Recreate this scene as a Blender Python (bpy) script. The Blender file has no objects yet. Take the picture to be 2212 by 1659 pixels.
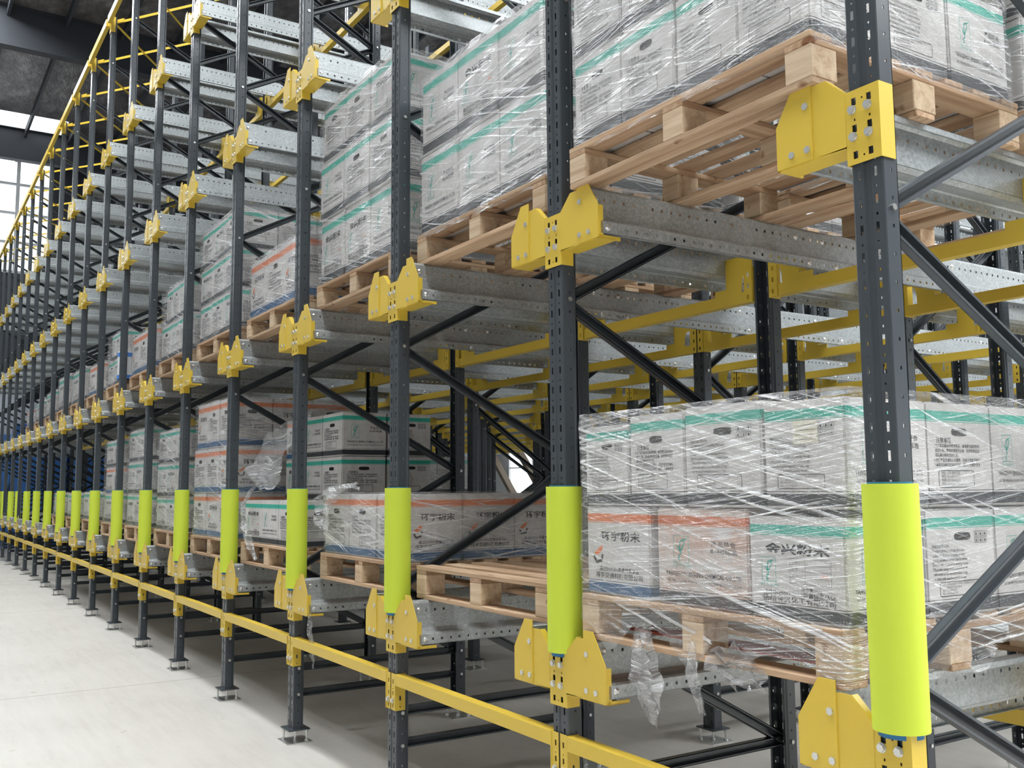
import bpy, bmesh, math, random
from mathutils import Vector, Matrix, noise
random.seed(7)
S = bpy.context.scene
COL = S.collection
PI = math.pi

# ------------------------------------------------------------------ camera, world, exposure
CAM_F, CAM_YAW, CAM_PITCH, CAM_ROLL = 2089.3182, -1.001741917, 0.1066788, -0.0076833
CAM_C = Vector((1.6216, -2.2308, 1.6024))
_fw = Vector((math.sin(CAM_YAW)*math.cos(CAM_PITCH), math.cos(CAM_YAW)*math.cos(CAM_PITCH), math.sin(CAM_PITCH)))
_r0 = Vector((math.cos(CAM_YAW), -math.sin(CAM_YAW), 0)); _u0 = _r0.cross(_fw)
_r = math.cos(CAM_ROLL)*_r0 + math.sin(CAM_ROLL)*_u0
_u = -math.sin(CAM_ROLL)*_r0 + math.cos(CAM_ROLL)*_u0
cd = bpy.data.cameras.new('camera'); cam = bpy.data.objects.new('camera', cd); COL.objects.link(cam)
cam.matrix_world = Matrix(((_r.x, _u.x, -_fw.x, CAM_C.x), (_r.y, _u.y, -_fw.y, CAM_C.y), (_r.z, _u.z, -_fw.z, CAM_C.z), (0, 0, 0, 1)))
cd.sensor_width = 36; cd.lens = CAM_F/2212*36; cd.clip_end = 300; cd.clip_start = 0.05
S.camera = cam
S.view_settings.view_transform = 'Standard'; S.view_settings.look = 'None'
S.view_settings.gamma = 1; S.view_settings.use_curve_mapping = False
S.view_settings.exposure = -0.22
w = bpy.data.worlds.new('world'); S.world = w; w.use_nodes = True
w.node_tree.nodes['Background'].inputs[0].default_value = (0.93, 0.97, 1.0, 1)
w.node_tree.nodes['Background'].inputs[1].default_value = 0.28
S.cycles.max_bounces = 6; S.cycles.transparent_max_bounces = 12; S.cycles.diffuse_bounces = 3; S.cycles.glossy_bounces = 3
SKYLIGHT = 20.5        # light through the translucent roof sheets

def in_view(p, m=80):
    v = Vector(p)-CAM_C; d = v.dot(_fw)
    if d < 0.1: return False
    x = 1106+CAM_F*v.dot(_r)/d; y = 829.5-CAM_F*v.dot(_u)/d
    return -m < x < 2212+m and -m < y < 1659+m

# ------------------------------------------------------------------ materials
def mat(name, col, rough=0.5, metal=0.0, build=None, spec=0.5):
    m = bpy.data.materials.new(name); m.use_nodes = True
    nt = m.node_tree; b = nt.nodes['Principled BSDF']
    b.inputs['Base Color'].default_value = (*col, 1); b.inputs['Roughness'].default_value = rough
    b.inputs['Metallic'].default_value = metal; b.inputs['Specular IOR Level'].default_value = spec
    m.diffuse_color = (*col, 1)
    if build: build(nt, b)
    return m
def N(nt, t, **k):
    n = nt.nodes.new(t)
    for a, v in k.items():
        if isinstance(v, tuple) and a.startswith('i_'): n.inputs[a[2:]].default_value = v
        elif a.startswith('i_'): n.inputs[a[2:].replace('__', ' ')].default_value = v
        else: setattr(n, a, v)
    return n
def coords(nt, kind='Object', scale=(1, 1, 1), rot=(0, 0, 0)):
    tc = N(nt, 'ShaderNodeTexCoord'); mp = N(nt, 'ShaderNodeMapping')
    mp.inputs['Scale'].default_value = scale; mp.inputs['Rotation'].default_value = rot
    nt.links.new(tc.outputs[kind], mp.inputs['Vector']); return mp.outputs['Vector']
def ramp(nt, fac, stops):
    r = N(nt, 'ShaderNodeValToRGB'); e = r.color_ramp.elements
    while len(e) < len(stops): e.new(0.5)
    for s, (p, c) in zip(e, stops): s.position = p; s.color = (*c, 1) if len(c) == 3 else c
    nt.links.new(fac, r.inputs[0]); return r
def noisetex(nt, vec, scale, detail=3, rough=0.5):
    n = N(nt, 'ShaderNodeTexNoise'); n.inputs['Scale'].default_value = scale
    n.inputs['Detail'].default_value = detail; n.inputs['Roughness'].default_value = rough
    nt.links.new(vec, n.inputs['Vector']); return n
def bump(nt, b, h, strength, dist=0.01):
    n = N(nt, 'ShaderNodeBump'); n.inputs['Strength'].default_value = strength; n.inputs['Distance'].default_value = dist
    nt.links.new(h, n.inputs['Height']); nt.links.new(n.outputs[0], b.inputs['Normal'])

def b_floor(nt, b):
    v = coords(nt)
    n1 = noisetex(nt, v, 0.9, 6, 0.6); n2 = noisetex(nt, coords(nt, scale=(0.6, 5, 1)), 2.5, 5, 0.7)
    mx = N(nt, 'ShaderNodeMix', data_type='FLOAT'); mx.inputs[0].default_value = 0.5
    nt.links.new(n1.outputs[0], mx.inputs[2]); nt.links.new(n2.outputs[0], mx.inputs[3])
    r = ramp(nt, mx.outputs[0], [(0.25, (0.42, 0.395, 0.355)), (0.5, (0.52, 0.495, 0.455)), (0.75, (0.58, 0.555, 0.51))])
    sp = noisetex(nt, v, 9, 2); r2 = ramp(nt, sp.outputs[0], [(0.70, (1, 1, 1)), (0.78, (0.72, 0.68, 0.62))])
    mm = N(nt, 'ShaderNodeMix', data_type='RGBA', blend_type='MULTIPLY'); mm.inputs[0].default_value = 1
    nt.links.new(r.outputs[0], mm.inputs[6]); nt.links.new(r2.outputs[0], mm.inputs[7]); nt.links.new(mm.outputs[2], b.inputs['Base Color'])
    bump(nt, b, n2.outputs[0], 0.1, 0.005)
def b_yellow(nt, b):
    n = noisetex(nt, coords(nt), 260, 2); bump(nt, b, n.outputs[0], 0.12, 0.001)
def b_grey(nt, b):
    n = noisetex(nt, coords(nt), 180, 2); bump(nt, b, n.outputs[0], 0.1, 0.001)
def b_galv(nt, b):
    v = coords(nt); vo = N(nt, 'ShaderNodeTexVoronoi'); vo.inputs['Scale'].default_value = 120
    nt.links.new(v, vo.inputs['Vector']); n = noisetex(nt, v, 7, 5, 0.65)
    mx = N(nt, 'ShaderNodeMix', data_type='RGBA'); mx.inputs[0].default_value = 0.45
    nt.links.new(vo.outputs['Color'], mx.inputs[6]); nt.links.new(n.outputs[0], mx.inputs[7])
    bw = N(nt, 'ShaderNodeRGBToBW'); nt.links.new(mx.outputs[2], bw.inputs[0])
    r = ramp(nt, bw.outputs[0], [(0.25, (0.33, 0.352, 0.355)), (0.6, (0.45, 0.475, 0.478)), (0.85, (0.56, 0.585, 0.585))])
    nt.links.new(r.outputs[0], b.inputs['Base Color'])
    r2 = ramp(nt, bw.outputs[0], [(0.2, (0.28,)*3), (0.8, (0.48,)*3)]); nt.links.new(r2.outputs[0], b.inputs['Roughness'])
def wood(name, c1, c2, axis):
    def f(nt, b):
        oi = N(nt, 'ShaderNodeObjectInfo')
        sc = [30, 30, 30]; sc[axis] = 1.6
        tc = N(nt, 'ShaderNodeTexCoord'); ad = N(nt, 'ShaderNodeVectorMath', operation='ADD')
        mu = N(nt, 'ShaderNodeMath', operation='MULTIPLY'); mu.inputs[1].default_value = 37
        nt.links.new(oi.outputs['Random'], mu.inputs[0]); nt.links.new(mu.outputs[0], ad.inputs[1]); nt.links.new(tc.outputs['Object'], ad.inputs[0])
        mp = N(nt, 'ShaderNodeMapping'); mp.inputs['Scale'].default_value = sc; nt.links.new(ad.outputs[0], mp.inputs['Vector'])
        n = noisetex(nt, mp.outputs[0], 1, 6, 0.65); n.inputs['Distortion'].default_value = 0.6
        r = ramp(nt, n.outputs[0], [(0.3, c1), (0.62, c2)])
        mpk = N(nt, 'ShaderNodeMapping'); mpk.inputs['Scale'].default_value = (9, 9, 9); nt.links.new(ad.outputs[0], mpk.inputs['Vector'])
        kn = noisetex(nt, mpk.outputs[0], 1, 2); kr = ramp(nt, kn.outputs[0], [(0.69, (1, 1, 1)), (0.74, (0.42, 0.28, 0.2))])
        mm = N(nt, 'ShaderNodeMix', data_type='RGBA', blend_type='MULTIPLY'); mm.inputs[0].default_value = 1
        nt.links.new(r.outputs[0], mm.inputs[6]); nt.links.new(kr.outputs[0], mm.inputs[7])
        hs = N(nt, 'ShaderNodeHueSaturation'); mr = N(nt, 'ShaderNodeMapRange'); mr.inputs['To Min'].default_value = 0.8; mr.inputs['To Max'].default_value = 1.12
        nt.links.new(oi.outputs['Random'], mr.inputs[0]); nt.links.new(mr.outputs[0], hs.inputs['Value']); nt.links.new(mm.outputs[2], hs.inputs['Color'])
        nt.links.new(hs.outputs[0], b.inputs['Base Color']); bump(nt, b, n.outputs[0], 0.25, 0.003)
    return mat(name, c2, 0.75, build=f, spec=0.2)
def carton(name, band, base_band, stain=0):
    def f(nt, b):
        tc = N(nt, 'ShaderNodeTexCoord'); sx = N(nt, 'ShaderNodeSeparateXYZ'); nt.links.new(tc.outputs['Generated'], sx.inputs[0])
        W = (0.62, 0.60, 0.585)
        stops = [(0, W), (0.02, base_band), (0.135, W), (0.15, base_band), (0.158, W), (0.812, band), (0.818, W), (0.826, band), (0.915, W)]
        r = ramp(nt, sx.outputs[2], stops); r.color_ramp.interpolation = 'CONSTANT'
        n = noisetex(nt, coords(nt, 'Generated', (3, 3, 3)), 2.5, 5, 0.6); r2 = ramp(nt, n.outputs[0], [(0.3, (0.86, 0.85, 0.84)), (0.6, (1, 1, 1))])
        mm = N(nt, 'ShaderNodeMix', data_type='RGBA', blend_type='MULTIPLY'); mm.inputs[0].default_value = 1
        nt.links.new(r.outputs[0], mm.inputs[6]); nt.links.new(r2.outputs[0], mm.inputs[7]); nt.links.new(mm.outputs[2], b.inputs['Base Color'])
        if stain:
            ns = noisetex(nt, coords(nt, 'Generated', (1.5, 1.5, 2.5)), 1.6, 6, 0.7); rs = ramp(nt, ns.outputs[0], [(0.40, (1, 1, 1)), (0.62, (0.92, 0.60, 0.46))])
            m3 = N(nt, 'ShaderNodeMix', data_type='RGBA', blend_type='MULTIPLY'); m3.inputs[0].default_value = 0.9
            nt.links.new(mm.outputs[2], m3.inputs[6]); nt.links.new(rs.outputs[0], m3.inputs[7]); nt.links.new(m3.outputs[2], b.inputs['Base Color'])
    return mat(name, (0.7, 0.69, 0.67), 0.6, build=f, spec=0.3)
def film(name, base, streak, tint=(0.86, 0.86, 0.87)):
    m = bpy.data.materials.new(name); m.use_nodes = True; nt = m.node_tree; nt.nodes.clear()
    out = N(nt, 'ShaderNodeOutputMaterial')
    tr = N(nt, 'ShaderNodeBsdfTransparent'); tr.inputs[0].default_value = (0.97, 0.97, 0.97, 1)
    b = N(nt, 'ShaderNodeBsdfPrincipled'); b.inputs['Base Color'].default_value = (*tint, 1); b.inputs['Roughness'].default_value = 0.16
    b.inputs['Specular IOR Level'].default_value = 0.9
    oi = N(nt, 'ShaderNodeObjectInfo'); tc = N(nt, 'ShaderNodeTexCoord')
    ad = N(nt, 'ShaderNodeVectorMath', operation='ADD'); mu = N(nt, 'ShaderNodeMath', operation='MULTIPLY'); mu.inputs[1].default_value = 53
    nt.links.new(oi.outputs['Random'], mu.inputs[0]); nt.links.new(mu.outputs[0], ad.inputs[1]); nt.links.new(tc.outputs['UV'], ad.inputs[0])
    def layer(rot, sc, lo, hi, warp):
        wn = noisetex(nt, ad.outputs[0], 1.6, 2); wa = N(nt, 'ShaderNodeVectorMath', operation='MULTIPLY_ADD')
        wa.inputs[1].default_value = (warp,)*3; nt.links.new(wn.outputs['Color'], wa.inputs[0]); nt.links.new(ad.outputs[0], wa.inputs[2])
        mr = N(nt, 'ShaderNodeMapping'); mr.inputs['Rotation'].default_value = (0, 0, rot); nt.links.new(wa.outputs[0], mr.inputs['Vector'])
        mp = N(nt, 'ShaderNodeMapping'); mp.inputs['Scale'].default_value = sc; nt.links.new(mr.outputs[0], mp.inputs['Vector'])
        n = noisetex(nt, mp.outputs[0], 1, 3, 0.55); r = ramp(nt, n.outputs[0], [(lo, (0, 0, 0)), (hi, (1, 1, 1))]); return r.outputs[0], n.outputs[0]
    a, ha = layer(0.26, (1.3, 70, 1), 0.575, 0.66, 0.06)
    c, hc = layer(-0.12, (1.6, 100, 1), 0.585, 0.66, 0.045)
    mxs = N(nt, 'ShaderNodeMath', operation='MAXIMUM'); nt.links.new(a, mxs.inputs[0]); nt.links.new(c, mxs.inputs[1])
    cl = noisetex(nt, ad.outputs[0], 3.5, 4); clr = ramp(nt, cl.outputs[0], [(0.35, (0.25,)*3), (0.7, (1, 1, 1))])
    mk = N(nt, 'ShaderNodeMath', operation='MULTIPLY'); nt.links.new(mxs.outputs[0], mk.inputs[0]); nt.links.new(clr.outputs[0], mk.inputs[1])
    al = N(nt, 'ShaderNodeMath', operation='MULTIPLY_ADD'); al.inputs[1].default_value = streak; al.inputs[2].default_value = base
    nt.links.new(mk.outputs[0], al.inputs[0])
    hs = N(nt, 'ShaderNodeMath', operation='ADD'); nt.links.new(ha, hs.inputs[0]); nt.links.new(hc, hs.inputs[1])
    bp = N(nt, 'ShaderNodeBump'); bp.inputs['Strength'].default_value = 0.75; bp.inputs['Distance'].default_value = 0.02
    nt.links.new(hs.outputs[0], bp.inputs['Height']); nt.links.new(bp.outputs[0], b.inputs['Normal'])
    mx = N(nt, 'ShaderNodeMixShader'); nt.links.new(al.outputs[0], mx.inputs[0]); nt.links.new(tr.outputs[0], mx.inputs[1]); nt.links.new(b.outputs[0], mx.inputs[2])
    gl = N(nt, 'ShaderNodeBsdfGlossy'); gl.inputs['Roughness'].default_value = 0.12; nt.links.new(bp.outputs[0], gl.inputs['Normal'])
    gl.inputs[0].default_value = (1, 1, 1, 1)
    m2 = N(nt, 'ShaderNodeMixShader'); m2.inputs[0].default_value = 0.08
    nt.links.new(mx.outputs[0], m2.inputs[1]); nt.links.new(gl.outputs[0], m2.inputs[2]); nt.links.new(m2.outputs[0], out.inputs[0])
    m.diffuse_color = (0.9, 0.9, 0.9, 0.3)
    return m
def emis(name, col, st):
    m = bpy.data.materials.new(name); m.use_nodes = True; nt = m.node_tree; nt.nodes.clear()
    o = N(nt, 'ShaderNodeOutputMaterial'); e = N(nt, 'ShaderNodeEmission'); e.inputs[0].default_value = (*col, 1); e.inputs[1].default_value = st
    nt.links.new(e.outputs[0], o.inputs[0]); m.diffuse_color = (*col, 1); return m
def b_foil(nt, b):
    v = coords(nt, scale=(1, 1.8, 1), rot=(0, 0, 0.5)); n = noisetex(nt, v, 1.7, 6, 0.7)
    r = ramp(nt, n.outputs[0], [(0.3, (0.06, 0.055, 0.06)), (0.55, (0.22, 0.205, 0.205)), (0.75, (0.48, 0.46, 0.46))])
    nt.links.new(r.outputs[0], b.inputs['Base Color']); bump(nt, b, n.outputs[0], 0.8, 0.08)

M = dict(
 floor=mat('concrete_floor', (0.55, 0.53, 0.49), 0.55, build=b_floor, spec=0.35),
 yellow=mat('yellow_powder_coat', (0.70, 0.49, 0.055), 0.36, build=b_yellow),
 grey=mat('dark_grey_powder_coat', (0.052, 0.061, 0.070), 0.27, build=b_grey),
 galv=mat('galvanised_steel', (0.52, 0.55, 0.55), 0.4, 0.45, build=b_galv),
 zinc=mat('zinc_bolt', (0.72, 0.72, 0.70), 0.3, 0.85),
 lime=mat('lime_foam', (0.60, 0.72, 0.05), 0.6, build=lambda nt, b: bump(nt, b, noisetex(nt, coords(nt), 320, 2).outputs[0], 0.25, 0.001)),
 blue=mat('blue_lining', (0.02, 0.16, 0.38), 0.5),
 wx=wood('pine_board_lengthwise', (0.36, 0.215, 0.125), (0.60, 0.43, 0.285), 0),
 wy=wood('pine_board_crosswise', (0.36, 0.21, 0.12), (0.57, 0.40, 0.26), 1),
 wb=wood('pine_block', (0.45, 0.30, 0.18), (0.68, 0.53, 0.37), 0),
 cgreen=carton('white_carton_green_band', (0.045, 0.42, 0.32), (0.045, 0.05, 0.055)),
 corange=carton('white_carton_orange_band', (0.72, 0.22, 0.09), (0.03, 0.11, 0.24)),
 cstain=carton('stained_carton_orange_band', (0.62, 0.22, 0.10), (0.07, 0.075, 0.085), 1),
 ink=mat('black_ink', (0.035, 0.035, 0.04), 0.7, spec=0.2),
 gink=mat('green_ink', (0.03, 0.36, 0.28), 0.7, spec=0.2),
 oink=mat('orange_ink', (0.75, 0.2, 0.06), 0.7, spec=0.2),
 hole=mat('dark_handle_slot', (0.03, 0.028, 0.028), 0.9, spec=0.1),
 paper=mat('cream_paper_label', (0.74, 0.70, 0.56), 0.8),
 film=film('stretch_film', 0.055, 0.88),
 torn=film('torn_stretch_film', 0.20, 0.85, (0.8, 0.8, 0.8)),
 roofdark=mat('dark_roof_steel', (0.045, 0.05, 0.06), 0.6),
 foil=mat('roof_foil_insulation', (0.3, 0.29, 0.29), 0.4, 0.2, build=b_foil),
 wall=mat('white_cladding', (0.72, 0.73, 0.74), 0.7),
 sky=emis('translucent_roof_sheet', (0.93, 0.97, 1.0), SKYLIGHT),
 sky2=emis('translucent_side_sheet', (0.93, 0.97, 1.0), 17.0),
 win=emis('bright_window_daylight', (0.90, 0.96, 1.0), 2.4),
 bluet=mat('blue_tarpaulin', (0.07, 0.24, 0.68), 0.5),
 red=mat('dark_red_board', (0.28, 0.05, 0.035), 0.7),
)

# ------------------------------------------------------------------ mesh helpers
class MB:
    def __init__(s): s.v = []; s.f = []; s.mi = []; s.mats = []; s.cur = 0
    def use(s, m):
        if m not in s.mats: s.mats.append(m)
        s.cur = s.mats.index(m); return s
    def face(s, pts):
        b = len(s.v); s.v += [tuple(p) for p in pts]; s.f.append(tuple(range(b, b+len(pts)))); s.mi.append(s.cur)
    def box(s, x0, x1, y0, y1, z0, z1, T=None):
        p = [Vector((x, y, z)) for z in (z0, z1) for y in (y0, y1) for x in (x0, x1)]
        if T: p = [T @ q for q in p]
        b = len(s.v); s.v += [tuple(q) for q in p]
        for q in ((0, 2, 3, 1), (4, 5, 7, 6), (0, 1, 5, 4), (1, 3, 7, 5), (3, 2, 6, 7), (2, 0, 4, 6)):
            s.f.append(tuple(b+i for i in q)); s.mi.append(s.cur)
    def bar(s, a, c, wd, ht, up=(1, 0, 0)):
        a = Vector(a); c = Vector(c); d = (c-a); L = d.length; d.normalize(); x = Vector(up); x = (x-d*x.dot(d)).normalized(); y = d.cross(x)
        T = Matrix.Translation(a) @ Matrix((x, y, d)).transposed().to_4x4()
        s.box(-wd/2, wd/2, -ht/2, ht/2, 0, L, T)
    def channel(s, a, c, wd, ht, t=0.003, up=(1, 0, 0)):
        # lipped channel: web wd wide, flanges ht deep, open side along -y of its section
        a = Vector(a); c = Vector(c); d = (c-a); L = d.length; d.normalize(); x = Vector(up); x = (x-d*x.dot(d)).normalized(); y = d.cross(x)
        T = Matrix.Translation(a) @ Matrix((x, y, d)).transposed().to_4x4()
        s.box(-ht/2, -ht/2+t, -wd/2, wd/2, 0, L, T)
        for sg in (-1, 1):
            y0, y1 = sorted((sg*wd/2, sg*(wd/2-t)))
            s.box(-ht/2, ht/2, y0, y1, 0, L, T)
            y0, y1 = sorted((sg*wd/2, sg*(wd/2-0.008)))
            s.box(ht/2-t, ht/2, y0, y1, 0, L, T)
    def prism(s, poly, T, th):
        a = [T @ Vector((x, y, 0)) for x, y in poly]; b = [T @ Vector((x, y, th)) for x, y in poly]
        s.face(a[::-1]); s.face(b)
        for i in range(len(a)):
            j = (i+1) % len(a); s.face((a[i], a[j], b[j], b[i]))
    def cyl(s, c, axis, r, L, n=8, r2=None):
        c = Vector(c); ax = Vector(axis).normalized(); x = ax.orthogonal().normalized(); y = ax.cross(x); r2 = r if r2 is None else r2
        a = [c+(x*math.cos(t)+y*math.sin(t))*r for t in [2*PI*i/n for i in range(n)]]
        b = [c+ax*L+(x*math.cos(t)+y*math.sin(t))*r2 for t in [2*PI*i/n for i in range(n)]]
        s.face(a[::-1]); s.face(b)
        for i in range(n): j = (i+1) % n; s.face((a[i], a[j], b[j], b[i]))
    def sheet(s, O, U, V, Nn, u0, u1, v0, v1, holes, th):
        """flat plate of thickness th with rectangular holes (ua,ub,va,vb)"""
        O = Vector(O); U = Vector(U); V = Vector(V); Nn = Vector(Nn)
        us = sorted({u0, u1} | {h[0] for h in holes} | {h[1] for h in holes}); vs = sorted({v0, v1} | {h[2] for h in holes} | {h[3] for h in holes})
        cut = set()
        ui = {u: i for i, u in enumerate(us)}; vi = {v: i for i, v in enumerate(vs)}
        for a, b, c, d in holes:
            for i in range(ui[a], ui[b]):
                for j in range(vi[c], vi[d]): cut.add((i, j))
        base = len(s.v); nv = len(vs); nu = len(us)
        for k in (0, 1):
            for u in us:
                for v in vs: s.v.append(tuple(O+U*u+V*v+Nn*(-th*k)))
        I = lambda k, i, j: base+k*nu*nv+i*nv+j
        for i in range(nu-1):
            # merge runs of full cells along v to save faces
            for j in range(nv-1):
                if (i, j) in cut: continue
                s.f.append((I(0, i, j), I(0, i+1, j), I(0, i+1, j+1), I(0, i, j+1))); s.mi.append(s.cur)
                s.f.append((I(1, i, j), I(1, i, j+1), I(1, i+1, j+1), I(1, i+1, j))); s.mi.append(s.cur)
                for di, dj, (p, q) in ((-1, 0, ((i, j), (i, j+1))), (1, 0, ((i+1, j+1), (i+1, j))), (0, -1, ((i+1, j), (i, j))), (0, 1, ((i, j+1), (i+1, j+1)))):
                    a, b = i+di, j+dj
                    if (a, b) in cut or a < 0 or b < 0 or a >= nu-1 or b >= nv-1:
                        s.f.append((I(0, *p), I(0, *q), I(1, *q), I(1, *p))); s.mi.append(s.cur)
    def mesh(s, name, m=None):
        me = bpy.data.meshes.new(name); me.from_pydata(s.v, [], s.f)
        mats = s.mats or [m]
        for x in mats: me.materials.append(M[x] if isinstance(x, str) else x)
        if s.mats: me.polygons.foreach_set('material_index', s.mi)
        me.update()
        return me
def ob(name, me, parent=None, loc=(0, 0, 0), rot=None, scale=None):
    o = bpy.data.objects.new(name, me); COL.objects.link(o); o.parent = parent; o.location = loc
    if rot: o.rotation_euler = rot
    if scale: o.scale = scale
    return o
def tag(o, label, cat, group=None, kind=None):
    if label: o['label'] = label
    if cat: o['category'] = cat
    if group: o['group'] = group
    if kind: o['kind'] = kind
    return o
def thing(name, loc, label, cat, group=None):
    return tag(ob(name, None, None, loc), label, cat, group)
def struct(name, me, label=None, loc=(0, 0, 0), parent=None):
    o = ob(name, me, parent, loc)
    if parent is None: o['kind'] = 'structure'
    if label: o['label'] = label
    return o
ORD = 'first second third fourth fifth sixth seventh eighth ninth tenth eleventh twelfth thirteenth fourteenth fifteenth sixteenth seventeenth eighteenth nineteenth twentieth'.split()
def nth(i): return 'nearest' if i == 0 else ORD[i] + ' from the right'
TIER = ['lowest', 'second', 'third', 'top']

# ------------------------------------------------------------------ dimensions (metres)
NU = 20                               # front uprights
PITCH = 1.5
def UX(i): return -PITCH*i - 0.035
RT = [1.04, 2.771, 4.525, 6.247]      # rail tops
TOPZ = 8.02
ROWS = [0.0, 1.195, 2.205, 3.11, 4.10, 5.07, 6.0, 7.0, 7.95, 8.95, 9.9, 10.9]   # front face of each row of uprights
# ------------------------------------------------------------------ building shell
YB, XE, XR, RZ = 17.0, -31.2, 10.0, 12.0
m = MB(); m.box(XE-2, 14, -14, YB+6, -0.2, 0); fl = struct('floor', m.mesh('floor', 'floor'), 'pale smooth concrete warehouse floor')
m = MB()
for x in (-28, -23, -18, -13, -7, -1, 5): m.box(x-0.003, x+0.003, -14, YB, 0.0002, 0.0008)
for y in (-5.2,): m.box(XE, 12, y-0.003, y+0.003, 0.0002, 0.0008)
tag(ob('saw_cut_joint', m.mesh('joint', mat('joint_fill', (0.27, 0.25, 0.22), 0.9)), fl), None, None)
# roof
SKY = [(-25.5, 9.5, -3.7, -0.95), (-30.2, -27.4, -0.95, 1.5), (1.6, 9.4, 0.6, 15.5)]      # translucent strips: along the aisle, at the far end, beside the rack
gx = sorted({XE, XR+4} | {v for q in SKY for v in q[:2]}); gy = sorted({-14, YB} | {v for q in SKY for v in q[2:]})
m = MB()
for i in range(len(gx)-1):
    for j in range(len(gy)-1):
        cx, cy = (gx[i]+gx[i+1])/2, (gy[j]+gy[j+1])/2
        if not any(q[0] < cx < q[1] and q[2] < cy < q[3] for q in SKY): m.box(gx[i], gx[i+1], gy[j], gy[j+1], RZ, RZ+0.1)
roof = struct('ceiling', m.mesh('ceiling', 'foil'), 'grey foil insulated warehouse roof lining')
for q in SKY:
    m = MB(); m.box(q[0], q[1], q[2], q[3], RZ+0.03, RZ+0.06)
    ob('skylight_sheet', m.mesh('skylight', ('sky', 'win', 'sky2')[SKY.index(q)]), roof)['label'] = 'bright translucent roof sheets'
for x in (-28.75, -20.9, -13, -5, 3):          # rafters run across the roof
    m = MB(); m.box(x-0.13, x+0.13, -14, YB, RZ-0.92, RZ-0.90); m.box(x-0.012, x+0.012, -14, YB, RZ-0.9, RZ-0.02); m.box(x-0.13, x+0.13, -14, YB, RZ-0.02, RZ)
    ob('roof_rafter', m.mesh('rafter', 'roofdark'), roof)
for k in range(-8, 12):
    y = k*1.15-0.62; m = MB(); m.box(XE, XR+4, y-0.03, y+0.03, RZ-0.22, RZ)
    ob('roof_purlin', m.mesh('purlin', 'roofdark'), roof)
m = MB(); m.box(XE, XR, -2.75, -2.55, RZ-1.7, RZ-0.92); ob('roof_girder', m.mesh('girder', 'roofdark'), roof)
# far end wall: white below, grey cladding, translucent cladding high up beside the aisle
m = MB(); m.box(XE-0.2, XE, -9.2, YB, 0, 5.2); wl = struct('wall_end', m.mesh('end_wall', 'wall'), 'white end wall of the warehouse')
m = MB(); m.box(XE-0.2, XE, -9.2, YB, 5.2, 8.3); m.box(XE-0.2, XE, 1.5, YB, 8.3, RZ); ob('upper_cladding', m.mesh('cladding', 'roofdark'), wl)
for k in range(4):
    z0 = 8.35+k*0.92; m = MB(); m.box(XE-0.1, XE-0.05, -9.2, 1.5, z0, z0+0.86)
    ob('translucent_panel', m.mesh('end_panel', 'win'), wl)['label'] = 'bright translucent panel'
m = MB()
for k in range(5): z0 = 8.27+k*0.92; m.box(XE-0.12, XE+0.03, -9.2, 1.5, z0, z0+0.08)
for y in (-6.5, -3.0, 0.62): m.box(XE-0.1, XE+0.05, y-0.05, y+0.05, 8.3, RZ)
ob('window_rail', m.mesh('window_rail', 'wall'), wl)
m = MB(); m.box(XE, 14, -9.2, -9.0, 0, RZ); struct('wall_light_block', m.mesh('light_block_wall', mat('light_block_grey', (0.34, 0.35, 0.36), 0.7)), 'unseen grey wall added to block light across the aisle')  # unseen wall added to block side daylight, greyed to cut bounce under the rack
# back wall with window openings
m = MB(); m.box(XE, XR, YB, YB+0.2, 0, 1.1); m.box(XE, XR, YB, YB+0.2, 3.6, 6.6); m.box(XE, XR, YB, YB+0.2, 9.0, RZ)
xs = [XE]+[XE+2.0+4.0*k for k in range(12)]
for x in xs: m.box(x-0.5, x+0.5, YB, YB+0.2, 1.1, 3.6)
wb = struct('wall_back', m.mesh('back_wall', 'wall'), 'white back wall behind the racking')
for k, x in enumerate(xs[1:-1]):
    m = MB(); m.box(x+0.5, x+3.5, YB+0.08, YB+0.1, 1.1, 3.6); m2 = MB()
    p = ob('window', m.mesh('window', 'win'), wb)
    m2.box(x+1.98, x+2.02, YB+0.04, YB+0.08, 1.1, 3.6); m2.box(x+0.5, x+3.5, YB+0.04, YB+0.08, 2.3, 2.34)
    ob('window_frame', m2.mesh('window_frame', 'wall'), p)
m = MB(); m.use(mat('brown_steel', (0.20, 0.15, 0.10), 0.6))
for x in (-29.5, -27.6, -25.6): m.bar((x, YB-0.6, 3.4), (x+3.4, YB-0.6, 0.0), 0.24, 0.14, (0, 1, 0))
tag(ob('diagonal_strut', m.mesh('strut'), wb), None, None)
m = MB(); m.box(XE, XR, YB+0.08, YB+0.1, 6.6, 9.0); ob('high_window', m.mesh('high_window', 'win'), wb)

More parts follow.
